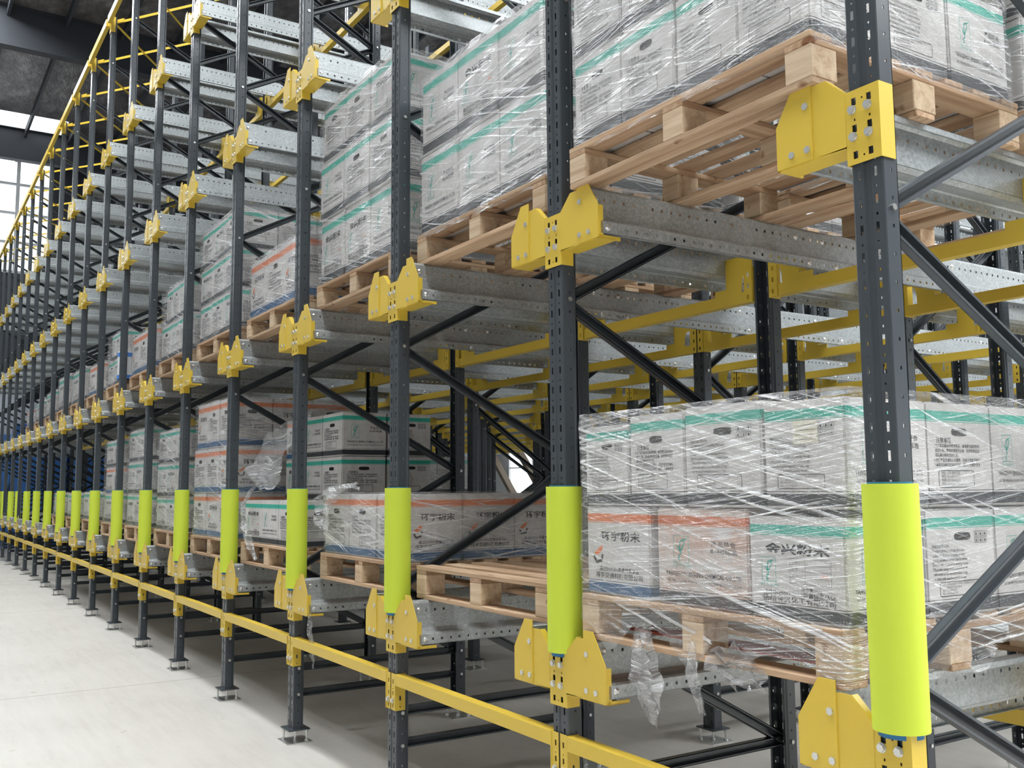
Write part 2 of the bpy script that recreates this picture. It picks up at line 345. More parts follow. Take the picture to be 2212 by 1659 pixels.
# ------------------------------------------------------------------ shared rack meshes
Z0U = 0.085
def upright_mesh(full=True):
    H = 8.08; m = MB(); m.use('grey'); t = 0.0025
    p = 0.078; n = int((H-Z0U)/p)
    for sg in (-1, 1):
        holes = []
        if full:
            for k in range(n):
                z = Z0U+0.02+k*p
                holes.append((0.021, 0.031, z, z+0.028)); holes.append((0.023, 0.029, z+0.047, z+0.054))
        m.sheet((0, 0, 0), (sg, 0, 0), (0, 0, 1), (0, -1, 0), 0.012, 0.046, Z0U, H, holes, t)
        def strip(a, b, hl=()):
            a = Vector((a[0]*sg, a[1], 0)); b = Vector((b[0]*sg, b[1], 0)); U = (b-a); L = U.length; U.normalize()
            m.sheet(a, U, (0, 0, 1), Vector((U.y, -U.x, 0))*sg, 0, L, Z0U, H, list(hl), t)
        strip((0.0, 0.004), (0.008, 0.004)); strip((0.008, 0.004), (0.012, 0))
        strip((0.046, 0), (0.0495, 0.0015)); strip((0.0495, 0.0015), (0.051, 0.005))
        side = [(0.026, 0.033, Z0U+0.03+k*p, Z0U+0.040+k*p) for k in range(n)] if full else []
        strip((0.051, 0.005), (0.051, 0.052), side)
        strip((0.051, 0.052), (0.045, 0.061)); strip((0.045, 0.061), (0.045, 0.070)); strip((0.045, 0.070), (0.034, 0.070))
    return m.mesh('upright')
ME_UP = upright_mesh(); ME_UPF = upright_mesh(False)
def foot_mesh():
    m = MB(); m.use('grey'); m.box(-0.078, 0.078, -0.035, 0.105, 0.077, 0.085)
    m.use('zinc'); m.box(-0.090, 0.090, -0.050, 0.120, 0.0, 0.006); return m.mesh('foot')
ME_FOOT = foot_mesh()
m = MB(); m.cyl((0, 0, 0.004), (0, 0, 1), 0.007, 0.075, 8); m.cyl((0, 0, 0.006), (0, 0, 1), 0.013, 0.01, 6); m.cyl((0, 0, 0.058), (0, 0, 1), 0.012, 0.01, 6)
ME_ANCH = m.mesh('levelling_bolt', 'zinc')
m = MB(); m.cyl((0, 0, 0), (0, -1, 0), 0.0115, 0.009, 6); m.cyl((0, 0.001, 0), (0, -1, 0), 0.014, 0.003, 10)
ME_BOLT = m.mesh('bolt', 'zinc')
ZF = [1.09+1.265*k for k in range(6)]; ZB = [0.46]+[1.725+1.265*k for k in range(5)]
def brace_mesh(ya, za, yb, zb, side, depth_in=0.0):
    m = MB(); m.use('grey')
    a = Vector((0, ya, za)); b = Vector((0, yb, zb)); m.channel(a, b, 0.045, 0.030)
    m.use('zinc')
    for q in (a, b): 
        d = (b-a).normalized()*(0.02 if q is a else -0.02)
        m.cyl((0.051, q.y, q.z), (1, 0, 0), 0.010, 0.007, 6); m.cyl((-0.051, q.y, q.z), (-1, 0, 0), 0.010, 0.007, 6)
    return m.mesh('brace')
_bc = {}
def braces(dep):
    """list of (name, mesh) between the front upright (y 0.06) and rear upright of one ladder frame of depth dep"""
    if dep in _bc: return _bc[dep]
    ya, yb = 0.034, dep+0.036; L = []
    for z in (0.297, 0.46): L.append(('horizontal_strut', brace_mesh(ya, z, yb, z, 0)))
    for k in range(6):
        L.append(('diagonal_brace', brace_mesh(ya, ZF[k], yb, ZB[k], 0)))
        if k < 5: L.append(('diagonal_brace', brace_mesh(ya, ZF[k], yb, ZB[k+1], 0)))
    _bc[dep] = L; return L
def frame(i, k, y, dep):
    near = (k == 0 and i < 12) or i < 7
    nm = ('front', 'second', 'third', 'fourth', 'fifth', 'sixth')[k]
    t = thing('rack_frame', (UX(i), y, 0), f'dark grey braced upright frame, {nm} row deep, {nth(i)}', 'rack frame', 'ladder frames of the pallet rack')
    me = ME_UP if near else ME_UPF
    ob('upright', me, t); ob('upright', me, t, (0, dep+0.070, 0), (0, 0, PI))
    for nme, bm in braces(dep):
        ob(nme, bm, t)
    for yy in (0, dep):
        f = ob('foot_plate', ME_FOOT, t, (0, yy, 0))
        if near:
            for ax, ay in ((-0.058, -0.02), (0.058, 0.09), (0, 0.035)): ob('levelling_bolt', ME_ANCH, f, (ax, ay, 0))
# frames: pairs of rows
PAIRS = [(ROWS[k], ROWS[k+1]-ROWS[k]) for k in range(0, 12, 2)]
for k, (y, dep) in enumerate(PAIRS):
    for i in range(NU):
        if k > 0 and not (in_view((UX(i), y, 2), 250) or in_view((UX(i), y+dep, 4), 250)): continue
        if k > 1 and i > 12: continue
        if k > 3 and i > 9: continue
        frame(i, k, y, dep)

# ------------------------------------------------------------------ galvanised rails
RL = 12.6
def rail_mesh():
    m = MB(); m.use('galv'); t = 0.0025
    n = int(RL/0.05)
    def sq(u0, u1): return [(u0, u1, 0.02+0.05*k, 0.032+0.05*k) for k in range(n)]
    Y = (0, 1, 0)
    def seg(a, b, holes=()):
        a = Vector((a[0], 0, a[1])); b = Vector((b[0], 0, b[1])); U = b-a; L = U.length; U.normalize(); Nn = Vector((-U.z, 0, U.x))
        m.sheet(a, U, Y, Nn, 0, L, 0, RL, list(holes), t)
    seg((0.182, -0.020), (0.182, 0.0)); seg((0.182, 0.0), (0.222, 0.0)); seg((0.222, 0.0), (0.232, -0.012))
    seg((0.232, -0.012), (0.232, -0.135), sq(0.030, 0.042)); seg((0.232, -0.135), (0.247, -0.150))
    seg((0.247, -0.150), (0.300, -0.150)); seg((0.300, -0.150), (0.306, -0.157)); seg((0.306, -0.157), (0.306, -0.205), sq(0.018, 0.030))
    seg((0.306, -0.205), (0.290, -0.205))
    return m.mesh('rail')
ME_RAIL = rail_mesh()
m = MB(); m.use('zinc')
for y in [0.035]+[r+d for r in ROWS[1:] for d in (-0.02, 0.16)]:
    m.cyl((0.306, y, -0.18), (1, 0, 0), 0.014, 0.006, 10, 0.006); m.cyl((0.232, y, -0.045), (1, 0, 0), 0.014, 0.006, 10, 0.006)
ME_RBOLT = m.mesh('rail_bolts')
for lv in range(4):
    for i in range(NU):
        for sg, nm in ((1, 'right'), (-1, 'left')):
            if i == 0 and sg == 1: continue
            if not any(in_view((UX(i)+sg*0.25, y, RT[lv]), 60) for y in (0, 1.2, 2.5, 4, 6, 9, 12)): continue
            t = ob('support_rail', ME_RAIL, None, (UX(i), 0.0, RT[lv]), None, (sg, 1, 1))
            tag(t, f'galvanised perforated rail, {TIER[lv]} tier, {nm} of upright {nth(i)}', 'rail', 'galvanised pallet rails')
            ob('rail_bolts', ME_RBOLT, t)['kind'] = 'stuff'

# ------------------------------------------------------------------ yellow brackets on the front uprights
def xz(y): return Matrix(((1, 0, 0, 0), (0, 0, -1, y), (0, 1, 0, 0), (0, 0, 0, 1)))   # (x,z) polygon, thickness to -y
def bracket_meshes():
    m = MB(); hs = []
    for dx in (-0.036, 0.014):
        for z in (-0.118, -0.196, -0.272): hs.append((dx, dx+0.016, z+0.008, z+0.030))
        for z in (-0.148,): hs.append((dx+0.006, dx+0.012, z-0.008, z))
    hs += [(-0.003, 0.003, -0.098, -0.092), (-0.003, 0.003, -0.262, -0.256)]
    m.sheet((0, -0.009, 0), (1, 0, 0), (0, 0, 1), (0, -1, 0), -0.053, 0.053, -0.279, -0.066, hs, 0.003)
    for sg in (-1, 1):
        x0, x1 = sorted((sg*0.053, sg*0.056)); m.box(x0, x1, -0.009, 0.052, -0.279, -0.066)
    c = m.mesh('centre_plate', 'yellow')
    side = []
    for sg in (1, -1):
        m = MB()
        inner = [(0.056, -0.066), (0.123, -0.004), (0.172, -0.004), (0.172, -0.222), (0.056, -0.226)]
        outer = [(0.172, 0.028), (0.230, 0.028), (0.306, -0.090), (0.306, -0.222), (0.172, -0.222)]
        T = xz(-0.006)
        fx = lambda P: [(sg*x, z) for x, z in P]
        m.prism(fx(inner), T, 0.004)
        m.prism(fx(outer), xz(-0.010), 0.004)
        def bx(a, b, *r): a, b = sorted((sg*a, sg*b)); m.box(a, b, *r)
        bx(0.056, 0.306, -0.010, 0.075, -0.226, -0.222)       # bottom fold
        bx(0.302, 0.306, -0.010, 0.012, -0.222, -0.095)
        bx(0.300, 0.345 if False else 0.306, -0.01, 0.095, -0.226, -0.212)
        # sloping top fold of the inner part
        d = Vector((sg*(0.123-0.056), 0, 0.062)); m.bar((sg*0.056, 0.004, -0.066), (sg*0.123, 0.004, -0.004), 0.024, 0.003, (0, 1, 0))
        side.append(m.mesh('side_plate', 'yellow'))
    return c, side
ME_CP, ME_SP = bracket_meshes()
BPOS = [(-0.033, -0.118-0.004), (0.014+0.004, -0.122), (-0.033, -0.200), (0.018, -0.200)]
BPOSF = [(0.192, -0.058), (0.190, -0.190), (0.248, -0.190)]
ALLB = [(x, -0.009, z) for x, z in BPOS] + [(s*x, -0.010, z) for x, z in BPOSF for s in (-1, 1)]
m = MB()
for x, y, z in ALLB: m.cyl((x, y, z), (0, -1, 0), 0.0115, 0.009, 6)
ME_BSET = m.mesh('bolts', 'zinc')
for lv in range(4):
    for i in range(NU):
        if not in_view((UX(i), 0, RT[lv]-0.15), 130): continue
        t = thing('rail_bracket', (UX(i), 0, RT[lv]), f'yellow winged bracket, {TIER[lv]} tier, front upright {nth(i)}', 'bracket', 'yellow rail brackets on the front uprights')
        ob('centre_plate', ME_CP, t); [ob('side_plate', q, t) for q in ME_SP[1 if i == 0 else 0:]]
        if i < 8:
            for p in ALLB:
                if i == 0 and p[0] > 0.1: continue
                ob('bolt', ME_BOLT, t, p)
        else: ob('bolts', ME_BSET, t)['kind'] = 'stuff'

# ------------------------------------------------------------------ front low barrier beams and top tie beams
def barrier_meshes():
    L = PITCH; m = MB(); zt, zb_ = 0.656, 0.602
    m.box(-L+0.050, -0.050, -0.0105, 0.040, zb_, zt); beam = m.mesh('beam_tube', 'yellow'); con = []
    for sg, x in ((1, -L+0.006), (-1, -0.006)):
        m = MB(); lo, hi = 0.475, 0.658
        hs = [(0.014, 0.025, lo+0.012+0.060*q, lo+0.034+0.060*q) for q in range(3)] + [(0.017, 0.022, lo+0.044+0.060*q, lo+0.050+0.060*q) for q in range(2)]
        m.sheet((x, -0.008, 0), (sg, 0, 0), (0, 0, 1), (0, -1, 0), 0, 0.044, lo, hi, hs, 0.003)
        m.box(*sorted((x+sg*0.044, x+sg*0.05)), -0.0108, -0.006, lo, hi)
        m.sheet((x+sg*0.050, -0.008, 0), (0, 1, 0), (0, 0, 1), (sg, 0, 0), 0, 0.055, lo, hi, [(0.022, 0.032, lo+0.05, lo+0.072), (0.024, 0.030, lo+0.015, lo+0.021)], 0.003)
        con.append(m.mesh('end_connector', 'yellow'))
    return beam, con
ME_BB, ME_BC = barrier_meshes()
for i in range(NU-1):
    t = thing('barrier_beam', (UX(i), 0, 0), f'yellow knee-height barrier beam across bay {nth(i)}', 'beam', 'low yellow barrier beams along the rack front')
    ob('beam_tube', ME_BB, t); ob('end_connector', ME_BC[0], t); ob('end_connector', ME_BC[1], t)
    if i < 8:
        for x in (-PITCH+0.026, -0.026): ob('bolt', ME_BOLT, t, (x, -0.010, 0.523))
m = MB(); m.box(-PITCH+0.05, -0.05, -0.055, -0.005, TOPZ-0.05, TOPZ+0.05); ME_TB = m.mesh('beam_tube', 'yellow')
m = MB()
m.sheet((0, -0.008, 0), (1, 0, 0), (0, 0, 1), (0, -1, 0), -0.052, 0.052, TOPZ-0.16, TOPZ+0.06, [(d, d+0.014, TOPZ-0.13+0.07*q, TOPZ-0.10+0.07*q) for d in (-0.036, 0.02) for q in range(3)], 0.003)
m.box(0.052, 0.055, -0.008, 0.05, TOPZ-0.16, TOPZ+0.06); m.box(-0.055, -0.052, -0.008, 0.05, TOPZ-0.16, TOPZ+0.06)
ME_TC = m.mesh('end_connector', 'yellow')
m = MB(); m.bar((0, 0.06, TOPZ), (PITCH, 1.15, TOPZ), 0.035, 0.006, (0, 0, 1)); m.bar((0, 0.06, TOPZ+0.012), (0.12, 0.147, TOPZ+0.012), 0.05, 0.02, (0, 0, 1)); ME_D1 = m.mesh('tie', 'yellow')
m = MB(); m.bar((PITCH, 0.06, TOPZ-0.02), (0, 1.15, TOPZ-0.02), 0.035, 0.006, (0, 0, 1)); ME_D2 = m.mesh('tie', 'yellow')
for i in range(6, NU-1):
    t = thing('top_tie_beam', (UX(i), 0, 0), f'yellow tie beam along the rack top over bay {nth(i)}', 'beam', 'yellow tie beams along the rack top')
    ob('beam_tube', ME_TB, t); ob('end_connector', ME_TC, t)
    b = thing('top_cross_tie', (UX(i)-PITCH, 0, 0), f'thin crossed yellow ties on the rack top over bay {nth(i)}', 'tie bar', 'crossed yellow tie bars on the rack top')
    ob('tie_bar', ME_D1, b); ob('tie_bar', ME_D2, b)

# ------------------------------------------------------------------ yellow cross beams deeper in the rack, carrying the rails
def cross_meshes(rear):
    m = MB(); m.box(-PITCH+0.055, -0.055, 0, 0.05, -0.292, -0.237); beam = m.mesh('beam_tube', 'yellow')
    con = []; chk = []
    for sg, x in ((1, -PITCH), (-1, 0)):
        m = MB()
        xa = x+sg*0.053
        x0, x1 = sorted((xa, xa+sg*0.003)); m.box(x0, x1, -0.006, 0.070, -0.295, -0.120)
        o_ = 0.050 if rear else 0.0
        m.sheet((x, -0.006, 0), (sg, 0, 0), (0, 0, 1), (0, -1, 0), 0.006+o_, 0.053+o_, -0.295, -0.120, [(0.022+o_, 0.034+o_, -0.28+0.055*q, -0.258+0.055*q) for q in range(3)], 0.003)
        con.append(m.mesh('end_connector', 'yellow'))
        m = MB(); T = xz(0.006)
        P = [(0.056, -0.245), (0.075, -0.245), (0.080, -0.200), (0.105, -0.165), (0.130, -0.150), (0.130, -0.245), (0.305, -0.245), (0.305, -0.206), (0.233, -0.206), (0.228, -0.075), (0.056, -0.130)]
        # plate with a rounded lightening hole near the upright
        parts = [[(0.056, -0.240), (0.072, -0.240), (0.072, -0.085), (0.056, -0.090)],
                 [(0.072, -0.140), (0.100, -0.143), (0.118, -0.160), (0.126, -0.190), (0.128, -0.240), (0.228, -0.240), (0.228, -0.060), (0.150, -0.060), (0.072, -0.085)],
                 [(0.228, -0.240), (0.305, -0.240), (0.305, -0.207), (0.228, -0.207)]]
        for q in parts: m.prism([(x+sg*a, b) for a, b in q], T, 0.004)
        x0, x1 = sorted((x+sg*0.226, x+sg*0.2295)); m.box(x0, x1, 0.002, 0.05, -0.20, -0.075)
        chk.append(m.mesh('seat_plate', 'yellow'))
    return beam, con, chk
XM = []
for rear in (False, True):
    xb, xc_, xk = cross_meshes(rear); m = MB()
    for me in [xb]+xc_+xk:
        b = len(m.v); m.v += [tuple(v.co) for v in me.vertices]; m.f += [tuple(b+q for q in p.vertices) for p in me.polygons]; m.mi += [0]*len(me.polygons)
    XM.append((xb, xc_, xk, m.mesh('cross_beam', 'yellow')))
cnt = 0; cand = []
for lv in range(4):
    for r in range(1, 12):
        for i in range(0, 14):
            c = (UX(i)-0.75, ROWS[r], RT[lv]-0.27)
            if not (in_view(c, 30) or in_view((UX(i), ROWS[r], RT[lv]-0.2), 0)): continue
            if lv != 1 and (r > 4 or i > 9): continue
            if lv == 0 and r > 3: continue
            cand.append(((Vector(c)-CAM_C).length*(0.8 if lv == 1 else 1), lv, r, i))
cand.sort()
ROWN = ['front', 'second', 'third', 'fourth', 'fifth', 'sixth', 'seventh', 'eighth', 'ninth', 'tenth', 'eleventh', 'twelfth']
for n, (d, lv, r, i) in enumerate(cand[:290]):
    yy = ROWS[r]-0.052 if r % 2 == 0 else ROWS[r]+0.125
    yy = ROWS[r]-0.004; ME_XB, ME_XC, ME_XK, ME_XALL = XM[r % 2]
    lab = f'yellow cross beam, {TIER[lv]} tier, {ROWN[r]} upright row, bay {nth(i)}'
    if d < 9:
        t = thing('cross_beam', (UX(i), yy, RT[lv]), lab, 'beam', 'yellow cross beams inside the rack')
        ob('beam_tube', ME_XB, t); [ob('end_connector', q, t) for q in ME_XC]; [ob('seat_plate', q, t) for q in ME_XK]
    else:
        tag(ob('cross_beam', ME_XALL, None, (UX(i), yy, RT[lv])), lab, 'beam', 'yellow cross beams inside the rack')

# ------------------------------------------------------------------ lime foam guards
def guard_mesh(r0, r1, z0, z1):
    m = MB(); n = 28; a0 = math.radians(-128-90); a1 = math.radians(128-90)
    A = [a0+(a1-a0)*k/n for k in range(n+1)]; c = 0.031
    P = lambda r, a, z: (r*math.cos(a), c+r*math.sin(a), z)
    for k in range(n):
        a, b = A[k], A[k+1]
        m.face((P(r1, a, z0), P(r1, b, z0), P(r1, b, z1), P(r1, a, z1))); m.face((P(r0, b, z0), P(r0, a, z0), P(r0, a, z1), P(r0, b, z1)))
        m.face((P(r0, a, z1), P(r1, a, z1), P(r1, b, z1), P(r0, b, z1))); m.face((P(r1, a, z0), P(r0, a, z0), P(r0, b, z0), P(r1, b, z0)))
    m.face((P(r0, A[0], z0), P(r1, A[0], z0), P(r1, A[0], z1), P(r0, A[0], z1))); m.face((P(r1, A[-1], z0), P(r0, A[-1], z0), P(r0, A[-1], z1), P(r1, A[-1], z1)))
    return m
g = guard_mesh(0.0585, 0.0725, 0.965, 1.605).mesh('sleeve', 'lime')
g2 = guard_mesh(0.0560, 0.0583, 0.950, 1.610).mesh('lining', 'blue')
for q in (g, g2):
    bm = bmesh.new(); bm.from_mesh(q); bmesh.ops.remove_doubles(bm, verts=bm.verts, dist=1e-5); bmesh.ops.recalc_face_normals(bm, faces=bm.faces)
    for e in bm.edges: e.smooth = len(e.link_faces) == 2 and e.calc_face_angle(0) < 0.6
    for f_ in bm.faces: f_.smooth = True
    bm.to_mesh(q); bm.free()
for i in range(NU):
    t = thing('column_guard', (UX(i), 0, 0), f'lime green foam sleeve wrapped round front upright {nth(i)}', 'column guard', 'lime green foam guards on the front uprights')
    s = ob('foam_sleeve', g, t); bl = ob('lining', g2, t); bl['label'] = 'blue inner lining'
    if i >= 13: t.rotation_euler = (0, random.uniform(-0.03, 0.04), 0); t.location.z = 0.0

# ------------------------------------------------------------------ pallets
PW, PD, PH = 1.2, 1.08, 0.165
def bxm(w_, d_, h_, mt, bev=0.003):
    bm = bmesh.new(); bmesh.ops.create_cube(bm, size=1); bmesh.ops.scale(bm, vec=(w_, d_, h_), verts=bm.verts)
    bmesh.ops.bevel(bm, geom=bm.edges[:], offset=bev, segments=1, affect='EDGES')
    me = bpy.data.meshes.new('b'); bm.to_mesh(me); bm.free(); me.materials.append(M[mt]); return me
ME_DECK = bxm(PW, 0.098, 0.021, 'wx'); ME_STR = bxm(0.10, PD, 0.022, 'wy'); ME_BLK = bxm(0.10, 0.115, 0.10, 'wb'); ME_BOT = bxm(PW, 0.10, 0.021, 'wx')
def pallet(x, y, z, label, group='wooden pallets on the rack', low=False, rot=0):
    t = thing('wooden_pallet', (x, y, z), label, 'pallet', group); t.rotation_euler = (0, 0, rot)
    h = 0
    for k in range(3): ob('bottom_board', ME_BOT, t, (0, 0.05+k*(PD-0.1)/2, 0.0105))
    for a in (-PW/2+0.05, 0, PW/2-0.05):
        for k in range(3): ob('block', ME_BLK, t, (a, 0.0575+k*(PD-0.115)/2, 0.071))
        ob('stringer_board', ME_STR, t, (a, PD/2, 0.132))
    for k in range(7): ob('deck_board', ME_DECK, t, (random.uniform(-0.003, 0.003), 0.049+k*(PD-0.098)/6, 0.1535))
    return t

# ------------------------------------------------------------------ printed cartons
bm = bmesh.new(); bmesh.ops.create_cube(bm, size=1); bmesh.ops.translate(bm, vec=(0, 0, 0.5), verts=bm.verts)
bmesh.ops.bevel(bm, geom=bm.edges[:], offset=0.018, segments=2, affect='EDGES')
ME_CART = {}
for key in ('cgreen', 'corange', 'cstain'):
    me = bpy.data.meshes.new('carton'); bm.to_mesh(me); me.materials.append(M[key]); ME_CART[key] = me
bm.free()
class Print:
    """flat print on the unit face: x from -0.5 to 0.5, z from 0 to 1"""
    def __init__(s): s.m = MB()
    def text(s, t, x, z, h, mt='ink', sx=1.0, align='LEFT', bold=0.0):
        cu = bpy.data.curves.new('t', 'FONT'); cu.body = t; cu.size = 1; cu.align_x = align; cu.resolution_u = 1; cu.offset = bold
        o = bpy.data.objects.new('t', cu); COL.objects.link(o); dg = bpy.context.evaluated_depsgraph_get()
        me = bpy.data.meshes.new_from_object(o.evaluated_get(dg)); s.m.use(mt); b = len(s.m.v)
        s.m.v += [(x+v.co.x*h*sx, 0, z+v.co.y*h) for v in me.vertices]
        for p in me.polygons: s.m.f.append(tuple(b+q for q in p.vertices)); s.m.mi.append(s.m.cur)
        bpy.data.objects.remove(o); bpy.data.curves.remove(cu); bpy.data.meshes.remove(me); return s
    def ribbon(s, pts, wd, mt='ink', closed=False):
        s.m.use(mt); n = len(pts)
        for k in range(n if closed else n-1):
            a = Vector((pts[k][0], pts[k][1])); b = Vector((pts[(k+1) % n][0], pts[(k+1) % n][1])); d = (b-a).normalized(); q = Vector((-d.y, d.x))*wd/2; e = d*wd*0.4
            s.m.face([(p.x, 0, p.y) for p in (a-q-e, b-q+e, b+q+e, a+q-e)])
        return s
    def rrect(s, x0, x1, z0, z1, r, wd, mt='ink'):
        P = []
        for cx, cz, a in ((x1-r, z1-r, 0), (x0+r, z1-r, 90), (x0+r, z0+r, 180), (x1-r, z0+r, 270)):
            for q in (0, 45, 90): P.append((cx+r*math.cos(math.radians(a+q)), cz+r*math.sin(math.radians(a+q))))
        return s.ribbon(P, wd, mt, True)
    def fill(s, P, mt): s.m.use(mt); s.m.face([(x, 0, z) for x, z in P]); return s
    def blob(s, x, z, a, b, mt='hole'):
        return s.fill([(x+a*math.copysign(abs(math.cos(t))**0.6, math.cos(t)), z+b*math.copysign(abs(math.sin(t))**0.6, math.sin(t))) for t in [2*PI*k/18 for k in range(18)]], mt)
    def logo(s, x, z, w_, h_):
        s.ribbon([(x, z), (x+w_, z), (x+w_, z+h_), (x, z+h_)], 0.005, 'gink', True)
        X = lambda u, v: (x+u*w_, z+v*h_)
        s.ribbon([X(0.45, 0.42), X(0.40, 0.62), X(0.45, 0.80), X(0.62, 0.86), X(0.70, 0.74), X(0.60, 0.58), X(0.48, 0.44)], 0.014, 'gink')
        s.ribbon([X(0.62, 0.84), X(0.84, 0.90)], 0.012, 'gink')
        s.fill([X(0.12, 0.68), X(0.28, 0.60), X(0.48, 0.40), X(0.38, 0.40)], 'gink')
        s.ribbon([X(0.46, 0.42), X(0.46, 0.30), X(0.34, 0.24), X(0.32, 0.10), X(0.42, 0.08)], 0.014, 'gink')
        s.text('宇全 YUQUAN', x+w_/2, z-0.045, 0.038, 'gink', 0.8, 'CENTER'); return s
    def icons(s, x, z):
        for k in range(3):
            for j in range(2):
                a = x+k*0.065; b = z+j*0.062; s.ribbon([(a, b), (a+0.05, b), (a+0.05, b+0.05), (a, b+0.05)], 0.004, 'ink', True)
                s.fill([(a+0.012, b+0.012), (a+0.038, b+0.012), (a+0.030, b+0.038), (a+0.020, b+0.038)], 'ink')
        return s
    def done(s, n): return s.m.mesh(n)
def scribble(p, x0, x1, z, rows, dz, h, txt, mt='ink', sx=0.78):
    for k in range(rows): p.text(txt[k % len(txt)], x0, z-k*dz, h, mt, sx, bold=0.012)
EN = ['1.In order to get the best spraying effect, please', '  preheat well. At the end of spraying and other', '  powder melt with powder and clean the machine.', "2.Don't be exposed outdoor, or wet things be used.",
      '3.The powder coatings must be stored in cool, dry', '  environment and the temperature below 25 deg.', '  or coating quality guarantee period is one year.']
CN = ['1.为了得到最佳的喷涂效果，请不要与其他粉末', '  混合使用，喷涂前请清洗设备，回收粉末应过', '  筛后再与新粉混合使用。', '2.勿使产品受潮及日光曝晒，存放于阴凉干燥处', '3.本粉末涂料应贮存在阴凉、通风、干燥的库房', '  内，温度不超过25℃。', '4.本产品保质期一年。']
PR = {}
p = Print(); p.blob(0.02, 0.735, 0.12, 0.038); p.text('PRECAUTION', -0.42, 0.635, 0.045, 'ink', 0.85, bold=0.01); scribble(p, -0.42, 0, 0.595, 7, 0.043, 0.043, EN, sx=0.56); p.icons(0.2, 0.665)
p.rrect(-0.33, 0.25, 0.185, 0.315+0.0, 0.02, 0.008)
for k, t_ in enumerate(['ADD : DONGQIAO TOWN, YIZHENG CITY', '          JIANGSU PROVINCE', 'TEL : 0514-83421573', 'FAX : 0514-83421573']): p.text(t_, -0.30, 0.285-k*0.028, 0.028, 'ink', 0.85)
PR['en'] = p.done('printed_panel')
p = Print(); p.blob(0.0, 0.72, 0.12, 0.040); p.text('注意事项', -0.36, 0.615, 0.058, 'ink', 1.0, bold=0.012); scribble(p, -0.40, 0, 0.57, 5, 0.046, 0.038, CN, sx=0.9)
p.rrect(-0.34, 0.20, 0.185, 0.345, 0.02, 0.008)
for k, t_ in enumerate(['地址: 江苏·扬州·仪征', '电话: 0514-83421573', '传真: 0514-83421573', '网址: www.jxfm.com.cn']): p.text(t_, -0.30, 0.310-k*0.035, 0.034, 'ink', 0.95)
PR['cn'] = p.done('printed_panel')
p = Print(); p.text('金兴粉末', 0.02, 0.64, 0.115, 'ink', 1.45, 'CENTER', 0.025); p.logo(-0.36, 0.36, 0.15, 0.235)
p.ribbon([(-0.06, 0.60), (0.36, 0.60), (0.36, 0.36), (-0.06, 0.36)], 0.003, 'ink', True); p.ribbon([(0.1, 0.6), (0.1, 0.36)], 0.003); 
for k in range(3): p.ribbon([(-0.06, 0.42+k*0.06), (0.36, 0.42+k*0.06)], 0.003)
p.text('型 号', -0.04, 0.555, 0.03); p.text('颜 色', -0.04, 0.49, 0.03); p.text('批 号', -0.04, 0.43, 0.03); p.text('合格', 0.25, 0.43, 0.04, 'oink', 1, bold=0.01)
p.text('净含量:20kg', 0.16, 0.295, 0.042, 'ink', 1.0, 'CENTER', 0.01); p.text('通过ISO9001:2000质量体系认证', 0.02, 0.238, 0.055, 'ink', 1.0, 'CENTER', 0.012); p.text('扬州金兴化工有限公司', 0.02, 0.175, 0.068, 'ink', 1.12, 'CENTER', 0.012)
PR['big'] = p.done('printed_panel')
p = Print(); p.logo(-0.30, 0.44, 0.17, 0.27); p.text('产品符合', 0.25, 0.62, 0.062, 'ink', 1.05, 'CENTER', 0.012); p.text('RoHS标准', 0.25, 0.55, 0.062, 'ink', 1.05, 'CENTER', 0.012)
p.text('YANGZHOU JINXING CHEMICAL CO.,LTD.', 0.02, 0.30, 0.066, 'ink', 0.66, 'CENTER', 0.014); p.text('GET THE APPROVAL OF ISO9001 QUALITY SYSTEM CERTIFICATE IN 2000', 0.02, 0.235, 0.038, 'ink', 0.66, 'CENTER', 0.010)
PR['rohs'] = p.done('printed_panel')
p = Print(); p.text('环宇粉末', 0.05, 0.62, 0.115, 'ink', 1.35, 'CENTER', 0.02); p.fill([(-0.38, 0.46), (-0.30, 0.52), (-0.24, 0.56), (-0.24, 0.50), (-0.32, 0.44)], 'oink'); p.ribbon([(-0.38, 0.42), (-0.34, 0.36), (-0.26, 0.38), (-0.24, 0.44)], 0.03, 'ink')
p.text('通过ISO9001质量体系认证', 0.02, 0.27, 0.055, 'ink', 1.0, 'CENTER', 0.01); p.text('环宇交通科技有限公司', 0.02, 0.195, 0.068, 'ink', 1.1, 'CENTER', 0.012)
PR['huanyu'] = p.done('printed_panel')
p = Print(); p.blob(0.0, 0.72, 0.12, 0.042); p.text('注意事项', -0.38, 0.615, 0.055, 'ink', 1.0, bold=0.01); scribble(p, -0.40, 0, 0.565, 5, 0.048, 0.038, CN, sx=0.9); p.rrect(-0.1, 0.34, 0.18, 0.33, 0.01, 0.008)
for k, t_ in enumerate(['地址: 江苏·扬州', '电话: 0514-8342', '传真: 0514-8342']): p.text(t_, -0.06, 0.29-k*0.04, 0.034, 'ink', 0.9)
PR['ocn'] = p.done('printed_panel')
NBOX = [0]
def carton_box(x0, x1, y0, y1, z, h, key, front, side, label, group, jit=0.012):
    wd, dp = x1-x0-0.004, y1-y0-0.004
    o = ob('carton', ME_CART[key], None, ((x0+x1)/2+random.uniform(-jit, jit)*0.3, (y0+y1)/2, z), (0, 0, random.uniform(-jit, jit)), (wd, dp, h-0.003))
    tag(o, label, 'carton', group); NBOX[0] += 1
    if front: ob('printed_panel', PR[front], o, (0, -0.502, 0))
    if side: ob('printed_panel', PR[side], o, (0.502, 0, 0), (0, 0, PI/2))
    return o

